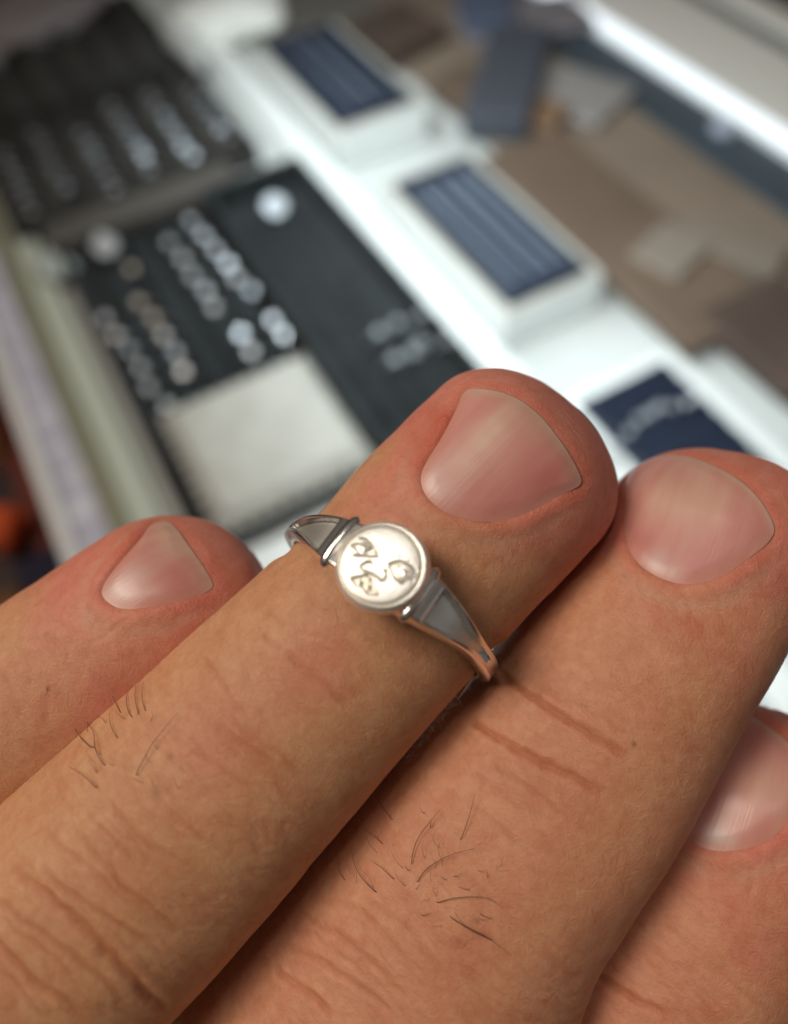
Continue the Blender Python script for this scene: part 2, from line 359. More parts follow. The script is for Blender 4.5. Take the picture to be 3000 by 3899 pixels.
# ---- one continuous skin: four fingers knitted to the back of the hand
def build_hand():
    Vs, Fs, cols, uvs = [], [], [], []; base = 0; rings = []
    for fi, f in enumerate(FING):
        n, m = f.P.shape[:2]; V = f.P.reshape(-1, 3)
        idx = base + np.arange(n * m).reshape(n, m); a = idx[:-1]; b = idx[1:]
        Fs.append(np.stack([a, np.roll(a, -1, 1), np.roll(b, -1, 1), b], -1).reshape(-1, 4))
        tip = base + n * m; V = np.vstack([V, f.P[0].mean(0)[None]])
        t0 = idx[0]; Fs.append(np.stack([np.full(m, tip), np.roll(t0, -1), t0, t0], -1))
        Vs.append(V); cols.append(np.vstack([f.col.reshape(-1, 3), f.col[0].mean(0)[None]]))
        uvs.append(np.vstack([np.stack([f.S_.ravel() + 100 * fi, f.Tm.ravel()], 1), [[100 * fi, 0]]]))
        rings.append(idx[-1]); base += n * m + 1
    V = np.vstack(Vs); q4 = M_ // 4
    # weld neighbours at the webs
    remap = {}
    for i in range(3):
        r_, l_ = rings[i][3 * q4], rings[i + 1][q4]; V[r_] = (V[r_] + V[l_]) / 2; remap[l_] = r_
    loop = []
    for i in range(4): loop += list(rings[i][q4:3 * q4])               # backs, left to right
    loop.append(rings[3][3 * q4])
    for i in (3, 2, 1, 0): loop += [rings[i][k % M_] for k in range(3 * q4 + 1, M_ + q4)] + ([rings[i][q4]] if i else [])
    loop = [remap.get(k, k) for k in loop]
    L0 = np.array(loop); P0 = V[L0]; c0 = P0.mean(0)
    dirn = -np.mean([f.T[-1] for f in FING], axis=0); dirn /= np.linalg.norm(dirn)
    lat = P0[4 * 2 * q4] - P0[0]; lat -= (lat @ dirn) * dirn; lat /= np.linalg.norm(lat); dor = np.cross(dirn, lat)
    if dor[2] > 0: dor = -dor
    nl = len(L0); half = 8 * q4
    ang = np.concatenate([np.linspace(math.pi, 0, half + 1), np.linspace(0, -math.pi, nl - half + 1)[1:-1]])
    prev = L0; newV = []; base = len(V); K = 14
    for k in range(1, K + 1):
        tt = k / K; wv = min(1, tt * 1.6); wv = wv * wv * (3 - 2 * wv)
        hw = 40 - 12 * sstep(.4, 1, tt); th = 14 + 6 * sstep(.2, .9, tt)
        ell = c0 + dirn * (120 * tt) + np.outer(np.cos(ang) * hw, lat) + np.outer(np.sin(ang) * th, dor)
        keep = P0 + dirn * (120 * tt); R_ = keep * (1 - wv) + ell * wv
        newV.append(R_); cur = base + np.arange(nl); base += nl
        Fs.append(np.stack([prev, np.roll(prev, -1), np.roll(cur, -1), cur], -1)); prev = cur
    newV.append(newV[-1].mean(0)[None]); cen = base
    Fs.append(np.stack([prev, np.roll(prev, -1), np.full(nl, cen), np.full(nl, cen)], -1))
    NV = np.vstack(newV); V = np.vstack([V, NV])
    C = np.vstack(cols + [np.tile(TAN, (len(NV), 1))]); U = np.vstack(uvs + [np.zeros((len(NV), 2))])
    Fa = np.vstack(Fs)
    for l_, r_ in remap.items(): Fa[Fa == l_] = r_
    faces = Fa
    quads = faces[(faces[:, 2] != faces[:, 3])]; tris = faces[(faces[:, 2] == faces[:, 3])][:, :3]
    me = bpy.data.meshes.new('hand'); W = to_world(V) * S
    me.vertices.add(len(W)); me.vertices.foreach_set('co', W.ravel())
    li = np.concatenate([quads.ravel(), tris.ravel()]).astype(np.int32); me.loops.add(len(li)); me.loops.foreach_set('vertex_index', li)
    ls = np.concatenate([np.arange(len(quads)) * 4, len(quads) * 4 + np.arange(len(tris)) * 3]).astype(np.int32)
    me.polygons.add(len(ls)); me.polygons.foreach_set('loop_start', ls); me.update(calc_edges=True)
    ca = me.color_attributes.new('pigment', 'FLOAT_COLOR', 'POINT'); ca.data.foreach_set('color', np.hstack([C, np.ones((len(C), 1))]).ravel())
    uva = me.attributes.new('skin_mm', 'FLOAT_VECTOR', 'POINT'); uva.data.foreach_set('vector', np.hstack([U, np.zeros((len(U), 1))]).ravel())
    me.polygons.foreach_set('use_smooth', [True] * len(me.polygons)); me.validate()
    o = bpy.data.objects.new('hand', me); COL.objects.link(o)
    return o

def skin_material():
    m = bpy.data.materials.new('skin'); m.use_nodes = True; nt = m.node_tree; N = nt.nodes; Lk = nt.links; b = N['Principled BSDF']
    a = N.new('ShaderNodeAttribute'); a.attribute_name = 'pigment'; u = N.new('ShaderNodeAttribute'); u.attribute_name = 'skin_mm'
    def mp(sx, sy, vec=None):
        v = N.new('ShaderNodeMapping'); v.inputs['Scale'].default_value = (sx, sy, 1); Lk.new(vec or u.outputs['Vector'], v.inputs['Vector']); return v.outputs[0]
    # warp
    nw = N.new('ShaderNodeTexNoise'); nw.inputs['Scale'].default_value = .6; Lk.new(u.outputs['Vector'], nw.inputs['Vector'])
    add = N.new('ShaderNodeVectorMath'); add.operation = 'ADD'; Lk.new(u.outputs['Vector'], add.inputs[0])
    scl = N.new('ShaderNodeVectorMath'); scl.operation = 'SCALE'; scl.inputs['Scale'].default_value = 1.2; Lk.new(nw.outputs['Color'], scl.inputs[0]); Lk.new(scl.outputs[0], add.inputs[1])
    vo = N.new('ShaderNodeTexVoronoi'); vo.feature = 'DISTANCE_TO_EDGE'; vo.inputs['Scale'].default_value = 2.3; Lk.new(mp(1.15, .8, add.outputs[0]), vo.inputs['Vector'])
    vm = N.new('ShaderNodeMath'); vm.operation = 'MINIMUM'; vm.inputs[1].default_value = .12; Lk.new(vo.outputs['Distance'], vm.inputs[0])
    n1 = N.new('ShaderNodeTexNoise'); n1.inputs['Scale'].default_value = 1.0; n1.inputs['Detail'].default_value = 6; n1.inputs['Roughness'].default_value = .65; Lk.new(mp(3.2, 1.0, add.outputs[0]), n1.inputs['Vector'])
    n2 = N.new('ShaderNodeTexNoise'); n2.inputs['Scale'].default_value = 5.5; n2.inputs['Detail'].default_value = 3; Lk.new(u.outputs['Vector'], n2.inputs['Vector'])
    def bump(h, dist, prev=None):
        x = N.new('ShaderNodeBump'); x.inputs['Distance'].default_value = dist; x.inputs['Strength'].default_value = 1; Lk.new(h, x.inputs['Height'])
        if prev: Lk.new(prev, x.inputs['Normal'])
        return x.outputs[0]
    bn = bump(vm.outputs[0], .00009); bn = bump(n1.outputs[0], .00010, bn); bn = bump(n2.outputs[0], .00004, bn)
    Lk.new(bn, b.inputs['Normal'])
    # mottled pigment
    n3 = N.new('ShaderNodeTexNoise'); n3.inputs['Scale'].default_value = .9; n3.inputs['Detail'].default_value = 6; n3.inputs['Roughness'].default_value = .7; Lk.new(add.outputs[0], n3.inputs['Vector'])
    r = N.new('ShaderNodeValToRGB'); r.color_ramp.elements[0].position = .3; r.color_ramp.elements[1].position = .7
    r.color_ramp.elements[0].color = (.90, .76, .70, 1); r.color_ramp.elements[1].color = (1.06, 1.1, 1.12, 1); Lk.new(n3.outputs[0], r.inputs[0])
    mx = N.new('ShaderNodeMix'); mx.data_type = 'RGBA'; mx.blend_type = 'MULTIPLY'; mx.inputs[0].default_value = 1; Lk.new(a.outputs['Color'], mx.inputs[6]); Lk.new(r.outputs[0], mx.inputs[7])
    Lk.new(mx.outputs[2], b.inputs['Base Color'])
    b.inputs['Roughness'].default_value = .52; b.inputs['Specular IOR Level'].default_value = .38
    b.inputs['Subsurface Weight'].default_value = .5; b.inputs['Subsurface Radius'].default_value = (1.0, .35, .18); b.inputs['Subsurface Scale'].default_value = .0007
    return m
SKIN = skin_material()
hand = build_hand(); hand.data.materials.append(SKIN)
tag(hand, 'back of a hand with four fingers held together, palm down above the display case', 'hand')

# ---- fingernails
def nail_material():
    m = bpy.data.materials.new('nail'); m.use_nodes = True; nt = m.node_tree; N = nt.nodes; Lk = nt.links; b = N['Principled BSDF']
    a = N.new('ShaderNodeAttribute'); a.attribute_name = 'pigment'; u = N.new('ShaderNodeAttribute'); u.attribute_name = 'skin_mm'
    mpn = N.new('ShaderNodeMapping'); mpn.inputs['Scale'].default_value = (.10, 4.6, 1); Lk.new(u.outputs['Vector'], mpn.inputs['Vector'])
    n1 = N.new('ShaderNodeTexNoise'); n1.inputs['Scale'].default_value = 1; n1.inputs['Detail'].default_value = 4; Lk.new(mpn.outputs[0], n1.inputs['Vector'])
    bp = N.new('ShaderNodeBump'); bp.inputs['Distance'].default_value = .000018; bp.inputs['Strength'].default_value = 1; Lk.new(n1.outputs[0], bp.inputs['Height']); Lk.new(bp.outputs[0], b.inputs['Normal'])
    n2 = N.new('ShaderNodeTexNoise'); n2.inputs['Scale'].default_value = 1; n2.inputs['Detail'].default_value = 4; mp2 = N.new('ShaderNodeMapping'); mp2.inputs['Scale'].default_value = (.13, .75, 1); Lk.new(u.outputs['Vector'], mp2.inputs['Vector']); Lk.new(mp2.outputs[0], n2.inputs['Vector'])
    r = N.new('ShaderNodeValToRGB'); r.color_ramp.elements[0].position = .3; r.color_ramp.elements[1].position = .7
    r.color_ramp.elements[0].color = (.96, .87, .87, 1); r.color_ramp.elements[1].color = (1.03, 1.1, 1.1, 1); Lk.new(n2.outputs[0], r.inputs[0])
    mx = N.new('ShaderNodeMix'); mx.data_type = 'RGBA'; mx.blend_type = 'MULTIPLY'; mx.inputs[0].default_value = 1; Lk.new(a.outputs['Color'], mx.inputs[6]); Lk.new(r.outputs[0], mx.inputs[7])
    Lk.new(mx.outputs[2], b.inputs['Base Color'])
    b.inputs['Roughness'].default_value = .34; b.inputs['Specular IOR Level'].default_value = .5
    b.inputs['Subsurface Weight'].default_value = .25; b.inputs['Subsurface Radius'].default_value = (1, .4, .3); b.inputs['Subsurface Scale'].default_value = .0008
    return m
NAILM = nail_material()
NP = np.array([.62, .29, .25]); NW = np.array([.66, .47, .43]); NY = np.array([.66, .45, .34]); NR = np.array([.52, .17, .15])
NBLOB = {0: [(640, 2060, 60, NY, .7), (520, 2200, 60, NW, .6), (440, 2270, 60, NW, .8), (700, 2200, 70, NR, .5)],
         1: [(1840, 1680, 60, NY, .8), (1900, 1620, 50, NY, .8), (1770, 1760, 55, NY, .7), (1960, 1560, 60, NY, .7), (1650, 1860, 90, NW, .7), (2080, 1830, 110, NR, .75), (1900, 1940, 120, NR, .55), (2060, 1600, 60, NY, .4)],  # pale streak: whitened nail plus a painted highlight
         2: [(2540, 1900, 90, NY, .6), (2700, 1900, 100, NY, .6), (2650, 1770, 80, NY, .4), (2440, 2060, 50, NR, .6), (2500, 2160, 55, NW, .95), (2560, 2205, 40, NW, .9), (2650, 2140, 80, NR, .35), (2880, 2010, 60, NR, .4)],
         3: [(2900, 3000, 110, NY, .6), (2720, 3190, 55, NW, 1), (2780, 3220, 40, NW, .9), (2650, 3000, 80, NR, .5), (2860, 2800, 80, NR, .3)]}
NLAB = ['narrow pink nail seen aslant at the left', 'large pink nail with a pale streak above the ring', 'round pink nail beside the ringed finger', 'nail cut by the right edge of the photo']
for fi, f in enumerate(FING):
    poly = f.poly; cen = poly.mean(0); nr = 60; rad = np.linspace(0, 1, nr)
    ring = poly
    i0, i1 = FREE[fi]; fr = catmull(f.uv(NAILS[fi][i0:i1 + 1]), 5)
    G = cen + rad[:, None, None] * (ring - cen)[None]            # (nr, m, 2)
    m = len(ring); P2 = G.reshape(-1, 2)
    df, _ = polydist(P2, fr); sd = (1 - rad)[:, None] * np.linalg.norm(ring - cen, axis=1)[None]; sd = sd.reshape(-1)
    A = np.interp(P2[:, 0], f.ss, f.a)
    base = f.pos(P2[:, 0], P2[:, 1] / A)
    e = 1e-2
    du = f.pos(P2[:, 0] + e, P2[:, 1] / A) - base; dv = f.pos(P2[:, 0], (P2[:, 1] + e) / A) - base
    nn = np.cross(du, dv); nn /= np.linalg.norm(nn, axis=1)[:, None]
    C, L_, D_, _, _ = f.frame(P2[:, 0]); nn *= np.sign((nn * D_).sum(1))[:, None]
    h = -.10 + .12 * sstep(0, 1.4, sd) + .09 * np.exp(-(df / 1.2) ** 2)
    top = base + nn * h[:, None]; bot = top - nn * .38
    V = np.vstack([top, bot]); idx = np.arange(nr * m).reshape(nr, m); a = idx[:-1]; b = idx[1:]
    Fc = [np.stack([a, np.roll(a, -1, 1), np.roll(b, -1, 1), b], -1).reshape(-1, 4)]
    Fc.append(Fc[0][:, ::-1] + nr * m)
    l = idx[-1]; Fc.append(np.stack([l, np.roll(l, -1), np.roll(l, -1) + nr * m, l + nr * m], -1))
    px = project(top)
    col = np.tile(NP, (len(top), 1))
    k = np.exp(-(df / [1.1, .75, .55, .45][fi]) ** 2)[:, None] * .85; col = col * (1 - k) + NY * k
    for (bx, by, r_, c_, kk) in NBLOB[fi]:
        ww = (np.exp(-(np.hypot(px[:, 0] - bx, px[:, 1] - by) / r_) ** 2) * kk)[:, None]; col = col * (1 - ww) + c_ * ww
    if fi >= 2:
        k = np.exp(-(df / .14) ** 2)[:, None] * .3; col = col * (1 - k) + np.array([.22, .17, .16]) * k
    k = (.85 * np.exp(-(sd / .65) ** 2) * (1 - np.exp(-(df / 1.0) ** 2)))[:, None]; col = col * (1 - k) + np.array([.60, .26, .19]) * k
    col = np.vstack([col, col])
    o = mesh_obj('fingernail', to_world(V), np.vstack(Fc), NAILM)
    me = o.data; ca = me.color_attributes.new('pigment', 'FLOAT_COLOR', 'POINT'); ca.data.foreach_set('color', np.hstack([col, np.ones((len(col), 1))]).ravel())
    uv = np.vstack([P2, P2]); at_ = me.attributes.new('skin_mm', 'FLOAT_VECTOR', 'POINT'); at_.data.foreach_set('vector', np.hstack([uv, np.zeros((len(uv), 1))]).ravel())
    o.parent = hand; tag(o, NLAB[fi])

# ---- hairs
HAIRM = mat('hair', (.085, .035, .020), .45)
def z3(l): return [(x / 1.527, 1900 + y / 1.527) for x, y in l]
def z6(l): return [(1100 + x / 1.2, 2700 + y / 1.2) for x, y in l]
HAIRS = [(1, z3(h)) for h in [
    [(415, 1270), (440, 1340), (480, 1400), (540, 1455)], [(505, 1300), (545, 1360), (550, 1440), (580, 1510), (612, 1555)], [(635, 1245), (645, 1320), (690, 1405)],
    [(740, 1120), (735, 1170), (745, 1230), (775, 1280)], [(790, 1075), (785, 1160), (812, 1280)], [(835, 1060), (825, 1150), (852, 1255)], [(640, 1100), (665, 1170), (712, 1262)],
    [(1035, 1240), (950, 1340), (880, 1430), (850, 1490), (800, 1580), (795, 1612)], [(400, 1555), (480, 1605), (530, 1650), (562, 1685)]]]
HAIRS += [(2, z6(h)) for h in [
    [(400, 395), (430, 450), (482, 520)], [(340, 545), (390, 580), (435, 625)], [(285, 640), (300, 710), (340, 780), (410, 850)], [(225, 680), (230, 740), (262, 790)], [(598, 455), (620, 482)],
    [(690, 460), (640, 520), (590, 590), (565, 660), (560, 720)], [(850, 390), (820, 500), (780, 612)], [(850, 637), (770, 655), (690, 690), (620, 740), (580, 802)],
    [(980, 912), (920, 870), (850, 858), (750, 865), (665, 890)], [(655, 928), (600, 950)], [(755, 925), (800, 985), (880, 1030), (935, 1062)], [(1010, 1122), (930, 1060), (830, 1010), (720, 940)],
    [(935, 960), (870, 940)], [(795, 748), (750, 772)], [(370, 690), (430, 730), (490, 790)], [(528, 715), (552, 745)], [(770, 810), (832, 832)], [(650, 500), (645, 550)]]]
rh = random.Random(21)
def stray(fi, n, x0, x1, y0, y1, dx, dy):
    for _ in range(n):
        x, y = rh.uniform(x0, x1), rh.uniform(y0, y1); a, b = rh.uniform(*dx), rh.uniform(*dy); c = rh.uniform(-18, 18)
        HAIRS.append((fi, [(x + a, y + b), (x + a * .6 + c, y + b * .6), (x + a * .25 + c * .6, y + b * .25), (x, y)]))
NMAIN = len(HAIRS)
stray(1, 9, 330, 640, 2690, 2960, (-45, 5), (-75, -35)); stray(1, 5, 420, 760, 2900, 3080, (-60, -10), (-60, -20))
stray(2, 12, 1330, 1700, 3130, 3420, (-60, 10), (-80, -30)); stray(2, 10, 1620, 1980, 3300, 3620, (-70, 60), (-50, 20))
for hn, (fi, pts) in enumerate(HAIRS):
    f = FING[fi]; L = catmull(np.array(pts), 5); st = f.uv(L); A = np.interp(st[:, 0], f.ss, f.a)
    P = f.pos(st[:, 0], st[:, 1] / A); C, _, _, _, _ = f.frame(st[:, 0]); nn = P - C; nn /= np.linalg.norm(nn, axis=1)[:, None]
    # keep the traced pixel path exactly but lift off the skin towards the free end (first point)
    n = len(L); tt = np.linspace(1, 0, n); dep = P[:, 2] - .12 - .45 * np.sin(tt * 1.57)
    ker = np.array([.25, .5, .25]); 
    for _ in range(4): dep[1:-1] = dep[:-2] * .25 + dep[1:-1] * .5 + dep[2:] * .25
    P = np.array([vray(L[i, 0], L[i, 1], dep[i]) for i in range(n)])
    P[-1] += np.array([0, 0, .35])
    T = np.gradient(P, axis=0); T /= np.linalg.norm(T, axis=1)[:, None]; X = np.cross(T, [0, 0, 1]); X /= np.linalg.norm(X, axis=1)[:, None]; Y = np.cross(T, X)
    r_ = (.82 if hn < NMAIN else .42) * (.010 + .024 * np.sin(np.clip(1 - tt * .92, 0, 1) * math.pi / 2)) * (1.0 if n > 12 else .85)
    V = []; 
    for k in range(5):
        an = 2 * math.pi * k / 5; V.append(P + X * (r_ * math.cos(an))[:, None] + Y * (r_ * math.sin(an))[:, None])
    V = np.stack(V, 1).reshape(-1, 3); idx = np.arange(n * 5).reshape(n, 5); a = idx[:-1]; b = idx[1:]
    o = mesh_obj('hair', to_world(V), np.stack([a, np.roll(a, -1, 1), np.roll(b, -1, 1), b], -1).reshape(-1, 4), HAIRM); o.parent = hand

# ------------------------------------------------------------------ the ring
def metal(name, base, rough, shade_tint=False, scr=0.00001):
    m = bpy.data.materials.new(name); m.use_nodes = True; nt = m.node_tree; N = nt.nodes; Lk = nt.links; b = N['Principled BSDF']
    b.inputs['Metallic'].default_value = 1; b.inputs['Base Color'].default_value = (*base, 1); b.inputs['Roughness'].default_value = rough
    tc = N.new('ShaderNodeTexCoord'); n = N.new('ShaderNodeTexNoise'); n.inputs['Scale'].default_value = 900; n.inputs['Detail'].default_value = 5; Lk.new(tc.outputs['Object'], n.inputs['Vector'])
    bp = N.new('ShaderNodeBump'); bp.inputs['Distance'].default_value = scr; bp.inputs['Strength'].default_value = 1; Lk.new(n.outputs[0], bp.inputs['Height']); Lk.new(bp.outputs[0], b.inputs['Normal'])
    if shade_tint:
        a = N.new('ShaderNodeAttribute'); a.attribute_name = 'shade_tint'  # tan tint paints the shade of the engraved grooves into the base colour
        mx = N.new('ShaderNodeMix'); mx.data_type = 'RGBA'; mx.inputs[6].default_value = (*base, 1); mx.inputs[7].default_value = (*shade_tint, 1)
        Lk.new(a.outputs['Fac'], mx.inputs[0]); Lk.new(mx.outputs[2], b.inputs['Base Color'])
    return m
SILVER = metal('polished silver', (.92, .91, .88), .21)
SILVERR = metal('recess silver', (.86, .84, .78), .48, scr=.00006)
PEARL = metal('signet silver', (.98, .95, .88), .31, scr=.000003, shade_tint=(.70, .63, .47))
PEARL.node_tree.nodes['Principled BSDF'].inputs['Metallic'].default_value = .7
def rp(phi, r, v): # ring local -> world; phi from the head towards image right
    phi, r, v = np.broadcast_arrays(phi, r, v)
    return to_world(RC + RU * (np.sin(phi) * r)[..., None] + RN * (np.cos(phi) * r)[..., None] + RA * v[..., None])
ring = empty('signet_ring', 'silver signet ring engraved with a sleeping moon face, worn on a finger', 'ring', loc=to_world(RC))
def radd(o): inv_parent(o, ring); return o
def halfw(ph):
    p = np.abs(np.degrees(ph)); return .88 + 1.12 * (1 - sstep(8, 60, p)) - .06 * sstep(82, 150, p)
def build_band():
    nph = 720; phi = np.linspace(-math.pi, math.pi, nph, endpoint=False)
    no = 48; vo = np.linspace(-1, 1, no); ni = 10; vi = np.linspace(1, -1, ni)
    PH, VO = np.meshgrid(phi, vo, indexing='ij'); W = halfw(PH); p = np.abs(np.degrees(PH))
    th = 1.1 + .85 * (1 - sstep(14, 70, p))
    edge = 1 - np.abs(VO)
    ro = R_IN + th * (1 - .55 * np.clip(1 - edge * W / .35, 0, 1) ** 2)
    # tapering recessed panel on each shoulder
    rail = .50
    inset = W - rail
    side = sstep(0.0, .12, inset * sstep(29, 33, p) * sstep(66, 40, p) * 1.1 + .0 - np.abs(VO * W) - .02 + .18 * (p < 60))
    pw = (W - .42) * (1 - sstep(28, 68, p) * .5)
    rec = sstep(-.05, .12, pw - np.abs(VO * W)) * sstep(23.5, 26, p) * sstep(69, 65, p)
    ro = ro - .62 * rec
    Po = rp(PH, ro, VO * W)
    PI, VI = np.meshgrid(phi, vi, indexing='ij'); Wi = halfw(PI) - .08
    ri = R_IN + .06 * np.abs(VI) ** 4
    Pi = rp(PI, ri, VI * Wi)
    P = np.concatenate([Po, Pi], 1); m = P.shape[1]
    idx = np.arange(nph * m).reshape(nph, m); a = idx; b = np.roll(idx, -1, 0)
    Fc = np.stack([a, b, np.roll(b, -1, 1), np.roll(a, -1, 1)], -1).reshape(-1, 4)
    o = mesh_obj('band', P.reshape(-1, 3), Fc, SILVER)
    rf = (rec > .9); rfull = np.concatenate([rf, np.zeros_like(PI, bool)], 1).reshape(-1)
    o.data.materials.append(SILVERR); mi = rfull[Fc].all(1).astype(np.int32); o.data.polygons.foreach_set('material_index', mi)
    return radd(o)
build_band()
# collar bars on both sides of the head
for sg in (-1, 1):
    n, m = 40, 20; x = np.linspace(-1, 1, n); L = 2.15
    rr_ = .52 * np.sqrt(np.clip(1 - np.abs(x) ** 6, 0, 1)) + 1e-3
    an = np.linspace(0, 2 * math.pi, m, endpoint=False); X, An = np.meshgrid(x, an, indexing='ij'); RR = rr_[:, None] * np.ones(m)
    ph = sg * math.radians(18.2) + (RR * np.sin(An) * .85) / 10.9; r = R_IN + 1.85 + RR * np.cos(An) * .8 - .25 * (X ** 2)
    P = rp(ph, r, X * L); idx = np.arange(n * m).reshape(n, m); a = idx[:-1]; b = idx[1:]
    radd(mesh_obj('collar', P.reshape(-1, 3), np.stack([a, b, np.roll(b, -1, 1), np.roll(a, -1, 1)], -1).reshape(-1, 4), SILVER))
# the round head: a height field carved with the face
RD = 3.06; ZH = 11.0
def z4(l): return np.array([(1200 + x / 3.36, 2000 + y / 3.36) for x, y in l])
def disc_uv(px):
    out = []
    for x, y in px:
        d = vray(x, y, 1.0); c = RC + RN * ZH; t = (c @ RN) / (d @ RN); q = d * t - RC; out.append((q @ RU, q @ RA))
    return np.array(out)
DC = disc_uv(z4([(858, 499)]))[0]
def build_disc():
    nr, m = 150, 300; r = np.linspace(.001, 1, nr) * RD; an = np.linspace(0, 2 * math.pi, m, endpoint=False)
    Rg, An = np.meshgrid(r, an, indexing='ij')
    U = Rg * np.cos(An); Vv = Rg * np.sin(An); P2 = np.stack([U.ravel() + DC[0], Vv.ravel() + DC[1]], 1)
    z = np.zeros(len(P2)); tint = np.zeros(len(P2)); R1 = Rg.ravel()  # heights, and the painted shade of the carved lines
    c2 = disc_uv(z4([(838, 500)]))[0]; R2 = np.hypot(*(P2 - c2).T); gr = 2.62
    # concentric groove, rim roll
    g = np.exp(-((R2 - gr) / .055) ** 2); z -= .16 * g; tint = np.maximum(tint, g * .75)
    z += .10 * np.sqrt(np.clip(1 - (R2 / gr) ** 2, 0, 1))
    z -= np.where(R2 > gr, .04, 0) + 0.35 * np.clip((R1 - RD + .30) / .30, 0, 1) ** 2
    def line(l, wd, dp, pk=.9):
        nonlocal z, tint
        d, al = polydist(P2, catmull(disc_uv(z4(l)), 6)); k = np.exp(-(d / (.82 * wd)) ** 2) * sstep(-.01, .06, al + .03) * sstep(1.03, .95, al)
        z = z - .55 * dp * k; tint = np.maximum(tint, pk * k)
    def area_(l, dp, pk=.7, soft=.07):
        nonlocal z, tint
        sd, _ = polysd(P2, catmull(disc_uv(z4(l)), 5, closed=True)); k = sstep(soft, -soft, sd); z = z - .55 * dp * k; tint = np.maximum(tint, pk * k)
    def bumpb(x, y, r_, h, clear=.8):
        nonlocal z, tint
        c = disc_uv(z4([(x, y)]))[0]; k = np.exp(-(np.hypot(*(P2 - c).T) / r_) ** 2); z = z + .6 * h * k; tint = tint * (1 - clear * k)
    area_([(560, 240), (640, 230), (720, 250), (770, 310), (800, 385), (740, 400), (640, 395), (590, 385), (560, 330), (520, 290), (475, 258)], .13, .55)
    line([(580, 160), (655, 182), (725, 235), (780, 305), (805, 385)], .09, .14); line([(808, 395), (740, 402), (650, 395), (570, 392), (495, 382)], .075, .14); line([(472, 255), (520, 245), (560, 238)], .06, .12)
    line([(475, 262), (530, 300), (565, 345), (575, 385)], .06, .08); bumpb(630, 300, .22, .16, .9); bumpb(690, 290, .15, .10, .7)
    line([(735, 488), (690, 470), (640, 485), (592, 530), (612, 575), (670, 605), (740, 632), (800, 672), (848, 708), (890, 700), (920, 650), (918, 605), (898, 575)], .085, .17)
    area_([(465, 682), (560, 658), (680, 635), (725, 690), (755, 765), (790, 850), (815, 895), (680, 885), (610, 800), (540, 775), (495, 730)], .16, .8)
    line([(465, 682), (560, 660), (650, 645), (700, 640)], .07, .08); line([(725, 690), (760, 770), (812, 890)], .07, .08)
    bumpb(578, 738, .115, .16, 1.0); bumpb(686, 798, .115, .16, 1.0); bumpb(680, 700, .08, .08, .5)
    area_([(955, 500), (1040, 480), (1110, 505), (1060, 545), (1050, 600), (1080, 660), (1140, 710), (1200, 695), (1130, 752), (1060, 705), (1000, 610)], .12, .6)
    line([(955, 500), (1050, 472), (1150, 488), (1230, 535), (1295, 595)], .09, .15); line([(958, 508), (990, 592), (1030, 672), (1085, 725), (1140, 752)], .08, .12); line([(1130, 745), (1190, 700), (1255, 720)], .08, .10, .6)
    bumpb(1150, 620, .22, .10, .8); bumpb(1220, 640, .15, .06, .6)
    for x, y in ((805, 212), (1092, 400), (1215, 450)): bumpb(x, y, .05, -.07, 0); tint = np.maximum(tint, .5 * np.exp(-(np.hypot(*(P2 - disc_uv(z4([(x, y)]))[0]).T) / .06) ** 2))
    z += .004 * (vnoise(P2[:, 0] * 5, P2[:, 1] * 5, 9) - .5)
    Q = RC + np.outer(P2[:, 0], RU) + np.outer(P2[:, 1], RA) + np.outer(ZH + z, RN)
    # side wall
    zz = z.reshape(nr, m)[-1]; walls = []; pw = []
    for (rr2, dz) in ((RD + .05, -.12), (RD + .07, -.35), (RD - .02, -.65), (RD - .25, -.95), (RD - .6, -1.3)):
        uu = DC[0] + rr2 * np.cos(an); vv = DC[1] + rr2 * np.sin(an); walls.append(RC + np.outer(uu, RU) + np.outer(vv, RA) + np.outer(ZH + zz + dz, RN)); pw.append(np.full(m, .25))
    Q = np.vstack([Q] + walls); n2 = nr + len(walls); idx = np.arange(n2 * m).reshape(n2, m); a = idx[:-1]; b = idx[1:]
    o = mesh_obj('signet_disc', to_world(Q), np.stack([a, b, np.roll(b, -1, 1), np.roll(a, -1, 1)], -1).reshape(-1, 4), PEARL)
    at_ = o.data.attributes.new('shade_tint', 'FLOAT', 'POINT'); at_.data.foreach_set('value', np.concatenate([tint] + pw))
    tag(o, 'round cream silver disc engraved with closed eyes, nose and mouth'); return radd(o)
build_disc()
pl = np.array([vray(1826, 2530, 55.6), vray(1804, 2566, 55.8), vray(1778, 2606, 56.0), vray(1750, 2650, 56.2), vray(1730, 2682, 56.5)]); pl = catmull(pl, 6)
V_ = []
for i_, p_ in enumerate(pl):
    w_ = .30 * (1 - (i_ / (len(pl) - 1)) ** 2) + .03
    for (du_, dn_) in ((1, 0), (.3, -.5), (-1, 0), (.3, .5)): V_.append(p_ + RU * du_ * w_ + np.array([0, 0, 1]) * dn_ * w_)
n_p = len(pl); idx = np.arange(n_p * 4).reshape(n_p, 4); a = idx[:-1]; b = idx[1:]
radd(mesh_obj('silver_sliver', to_world(np.array(V_)), np.stack([a, np.roll(a, -1, 1), np.roll(b, -1, 1), b], -1).reshape(-1, 4), SILVER))  # thin silver sliver added along the finger edge, apart from the band
